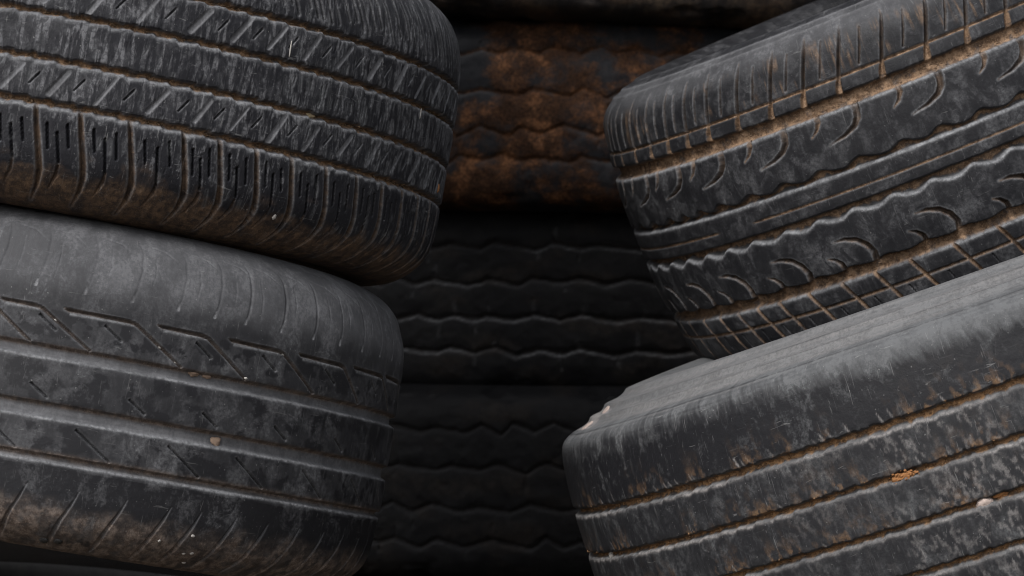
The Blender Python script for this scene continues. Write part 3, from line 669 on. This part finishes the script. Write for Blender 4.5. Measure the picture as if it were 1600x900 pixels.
# ------------------------------------------------------------------ stones, dried dirt and scraps caught in the treads
def lump(name, label, cat, tyre, mat_w, th, v, size, mat, lift=.5, seed=0, rough=.3, squash=(1, 1, .7), subdiv=3, scale=1.0, group=None):
    import bmesh
    bm = bmesh.new(); bmesh.ops.create_icosphere(bm, subdivisions=subdiv, radius=1)
    rng = np.random.default_rng(seed)
    off = rng.uniform(0, 50, 3)
    for vt in bm.verts:
        c = vt.co; n = fbm(np.array([c.x * 1.7 + off[0]]), np.array([c.y * 1.7 + c.z * 2.3 + off[1]]), seed, 3)[0]
        vt.co = Vector((c.x * squash[0], c.y * squash[1], c.z * squash[2])) * (1 + rough * 2 * (n - .5))
    me = bpy.data.meshes.new(name); bm.to_mesh(me); bm.free()
    for p in me.polygons: p.use_smooth = True
    me.materials.append(mat)
    o = bpy.data.objects.new(name, me); COL.objects.link(o)
    i = int(np.argmin(np.abs(((tyre.th - th + 180) % 360) - 180))); j = int(np.argmin(np.abs(tyre.v - v) + (tyre.r < tyre.R * .8) * 1e4))
    h = tyre.h[i, j]; r = (tyre.r[j] + h * tyre.nr[j] + lift * size * 1000 * squash[2]) / 1000; z = (tyre.v[j] + h * tyre.nv[j]) / 1000
    a = math.radians(th)
    nrm = Vector((math.sin(a) * tyre.nr[j], -math.cos(a) * tyre.nr[j], tyre.nv[j])); tan = Vector((math.cos(a), math.sin(a), 0))
    m = Matrix((tan, nrm.cross(tan), nrm)).transposed().to_4x4(); m.translation = Vector((r * math.sin(a), -r * math.cos(a), z))
    o.matrix_world = mat_w @ m @ Matrix.Scale(size * scale, 4)
    o['label'] = label; o['category'] = cat
    if group: o['group'] = group
    return o
def mat_of(o): return o.matrix_basis.copy()
W1, W2, W3, W4 = (mat_of(bpy.data.objects[n]) for n in ('car_tyre', 'car_tyre.001', 'car_tyre.002', 'truck_tyre'))
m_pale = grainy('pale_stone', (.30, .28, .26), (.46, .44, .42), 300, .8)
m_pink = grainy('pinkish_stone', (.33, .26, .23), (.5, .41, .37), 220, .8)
m_orange = grainy('orange_dirt', (.15, .065, .025), (.42, .19, .065), 260, .9)
m_mud = grainy('dried_mud', (.15, .10, .07), (.33, .24, .18), 240, .9)
m_tar = grainy('tar', (.008, .008, .009), (.02, .02, .02), 100, .6)
m_straw = grainy('straw', (.35, .26, .15), (.5, .42, .28), 300, .8)
cl = lump('dirt_clump', 'crumbly orange dirt clump in the second groove of the blotched right tyre', 'dirt', T4, W4, -19.6, 7.0, .0085, m_orange, .12, 3, .7, (1, .34, .25), 3)
import bmesh
bm = bmesh.new(); bm.from_mesh(cl.data); crng = random.Random(4)
for k in range(110):
    p_ = Vector((crng.gauss(0, .62), crng.gauss(0, .2), abs(crng.gauss(.14, .09))))
    bmesh.ops.create_icosphere(bm, subdivisions=1, radius=crng.uniform(.05, .17), matrix=Matrix.Translation(p_) @ Matrix.Rotation(crng.uniform(0, 3), 4, 'X') @ Matrix.Diagonal((1, crng.uniform(.5, 1), crng.uniform(.5, 1), 1)))
bm.to_mesh(cl.data); bm.free()
lump('dirt_clump', 'smaller reddish dirt bit beside the pinkish stone on the right', 'dirt', T4, W4, -9.6, -27.8, .0045, m_orange, .4, 5, .6, (1.3, .5, .5))
lump('pebble', 'pinkish flat stone caught in the third groove of the right tyre', 'stone', T4, W4, -11.6, -29.0, .0062, m_pink, .3, 6, .35, (1, .7, .6))
lump('pale_chip', 'pale chip on the upper left corner of the blotched right tyre', 'chip', T4, W4, -83.5, 111.2, .0085, m_pink, 0.0, 61, .2, (1.5, .8, .14))  # lit edge of a sidewall step, modelled as a thin pale sliver
lump('pale_chip', 'second pale chip, just inside the first on the right tyre corner', 'chip', T4, W4, -82.5, 118.6, .0075, m_pink, 0.0, 62, .2, (1.5, .8, .14))  # same for the lit edge of the next step inward
lump('pebble', 'pale round stone at the left end of the second groove of the blotched tyre', 'stone', T4, W4, -73.5, 7.2, .0034, m_pale, .6, 7, .2)
lump('dirt_clump', 'round mud lump stuck in the middle groove of the dusty left tyre', 'dirt', T2, W2, 33.2, -20.6, .0046, m_mud, .05, 10, .4, (1, .9, .45))
lump('dirt_clump', 'pale crumbly dirt on the upper groove edge of the dusty tyre', 'dirt', T2, W2, 27.4, 28.6, .0034, m_mud, .25, 11, .7, (1.6, .7, .5))
lump('dirt_clump', 'smaller dirt crumb right beside the pale crumbly dirt on the dusty tyre', 'dirt', T2, W2, 29.6, 28.0, .0026, m_mud, .25, 12, .7, (1.6, .7, .5))
for k, (a, v, w_) in enumerate(((3.6, 50.4, 'at the left edge'), (23.7, 33.8, 'where the second notch meets the groove'), (20.8, 42.9, 'halfway down the second notch'), (36.3, 32.3, 'at the foot of the third notch'), (43.3, 57.2, 'at the bend of the fourth notch'))):
    lump('pebble', 'tiny white stone wedged in a notch %s' % w_, 'stone', T2, W2, a, v, .00125, m_pale, .4, 20 + k, .25, (1.3, .8, .8), 2)
for k, (a, v, w_) in enumerate(((26.9, -104, 'highest of those in the mud'), (32.2, -111.3, 'left one of a pair in the mud'), (33.6, -109.9, 'right one of a pair in the mud'), (33.7, -118.5, 'lowest of those in the mud'), (32.3, -96.1, 'just above the mud line'))):
    lump('dirt_chip', 'pale chip on the lower dusty tyre, %s' % w_, 'chip', T2, W2, a, v, .0014, m_pale, .1, 30 + k, .6, (1.2, .9, .4), 2)
for k, (a, v, w_) in enumerate(((8.1, -118, 'left'), (10.4, -117, 'right'))):
    lump('tar_spot', 'black tar blob on the muddy edge, %s one of two' % w_, 'tar blob', T2, W2, a, v, .0036, m_tar, -.1, 40 + k, .4, (1, 1, .4), 2)
lump('paint_flake', 'white sliver stuck to the scuffed tyre near its right edge', 'flake', T1, W1, 67.2, 10, .0045, m_pale, .3, 50, .3, (.18, 1, .12), 2)
lump('paint_flake', 'long thin white scrap on the second rib of the scuffed tyre', 'flake', T1, W1, 37.7, 27, .0065, m_pale, .2, 51, .4, (.10, 1, .07), 2)
lump('dirt_clump', 'orange speck of dirt at the right end of the scuffed tyre', 'dirt', T1, W1, 81.5, -39.1, .0032, m_orange, .1, 52, .4, (.8, 1.2, .3), 2)
lump('dirt_clump', 'straw coloured crumb in the third groove of the scuffed tyre', 'dirt', T1, W1, 43.6, -17.0, .003, m_straw, .8, 53, .7, (1.2, .8, .5), 2)
lump('dirt_chip', 'white chip on the muddy lower shoulder of the scuffed tyre', 'chip', T1, W1, 40.8, -97.6, .0018, m_pale, .3, 54, .6, (.8, 1.4, .4), 2)

# loose grains lying in the muddy grooves: nobody could count them
def grains(label, tyre, mat_w, rings, n, mat, seed, smin=.0006, smax=.0017):
    rng = np.random.default_rng(seed); V = []; F = []
    base = np.array([(1, 0, 0), (-1, 0, 0), (0, 1, 0), (0, -1, 0), (0, 0, 1), (0, 0, -1)], float)
    fs = [(0, 2, 4), (2, 1, 4), (1, 3, 4), (3, 0, 4), (2, 0, 5), (1, 2, 5), (3, 1, 5), (0, 3, 5)]
    for k in range(n):
        lo, up = rings[rng.integers(len(rings))]
        th = rng.uniform(tyre.arc[0], tyre.arc[1]); v = rng.uniform(lo, up)
        i = int(np.searchsorted(tyre.th[:tyre.ndense], th)) % tyre.ndense; j = int(np.argmin(np.abs(tyre.v - v) + (tyre.r < tyre.R * .8) * 1e4))
        if tyre.mud[i, j] < .3: continue
        s_ = smin + (smax - smin) * rng.random() ** 2.5
        r = (tyre.r[j] + tyre.h[i, j] * tyre.nr[j]) / 1000 + s_ * .3; a = math.radians(th)
        c = np.array((r * math.sin(a), -r * math.cos(a), tyre.v[j] / 1000))
        b0 = len(V)
        q = base * s_ * rng.uniform(.6, 1.3, (6, 1)); an = rng.uniform(0, 6.28); R_ = np.array([[math.cos(an), -math.sin(an), 0], [math.sin(an), math.cos(an), 0], [0, 0, 1]])
        V += (q @ R_.T + c).tolist(); F += [tuple(b0 + x for x in f) for f in fs]
    me = bpy.data.meshes.new('dirt_grains'); me.from_pydata(V, [], F); me.materials.append(mat)
    for p in me.polygons: p.use_smooth = True
    o = bpy.data.objects.new('dirt_grains', me); COL.objects.link(o); o.matrix_world = mat_w
    o['kind'] = 'stuff'; o['label'] = label; o['category'] = 'dirt grains'
grains('tan dirt grains lying in the grooves of the tilted right tyre', T3, W3, [(57, 68), (57, 68), (6, 13), (-26, -20), (-81, -72)], 1500, grainy('tan_grains', (.13, .085, .055), (.25, .17, .11), 300, .9), 1, .0004, .0011)
grains('brown dirt grains lying in the grooves of the blotched right tyre', T4, W4, [(45, 50), (8, 12), (-29, -25), (-65, -61)], 1600, grainy('brown_grains', (.10, .055, .025), (.28, .16, .08), 300, .9), 2)
grains('brown dirt grains in the ragged grooves of the scuffed tyre', T1, W1, [(47, 51), (16, 20), (-17, -13), (-49, -45)], 1600, grainy('dark_brown_grains', (.07, .045, .026), (.22, .145, .085), 300, .9), 3)
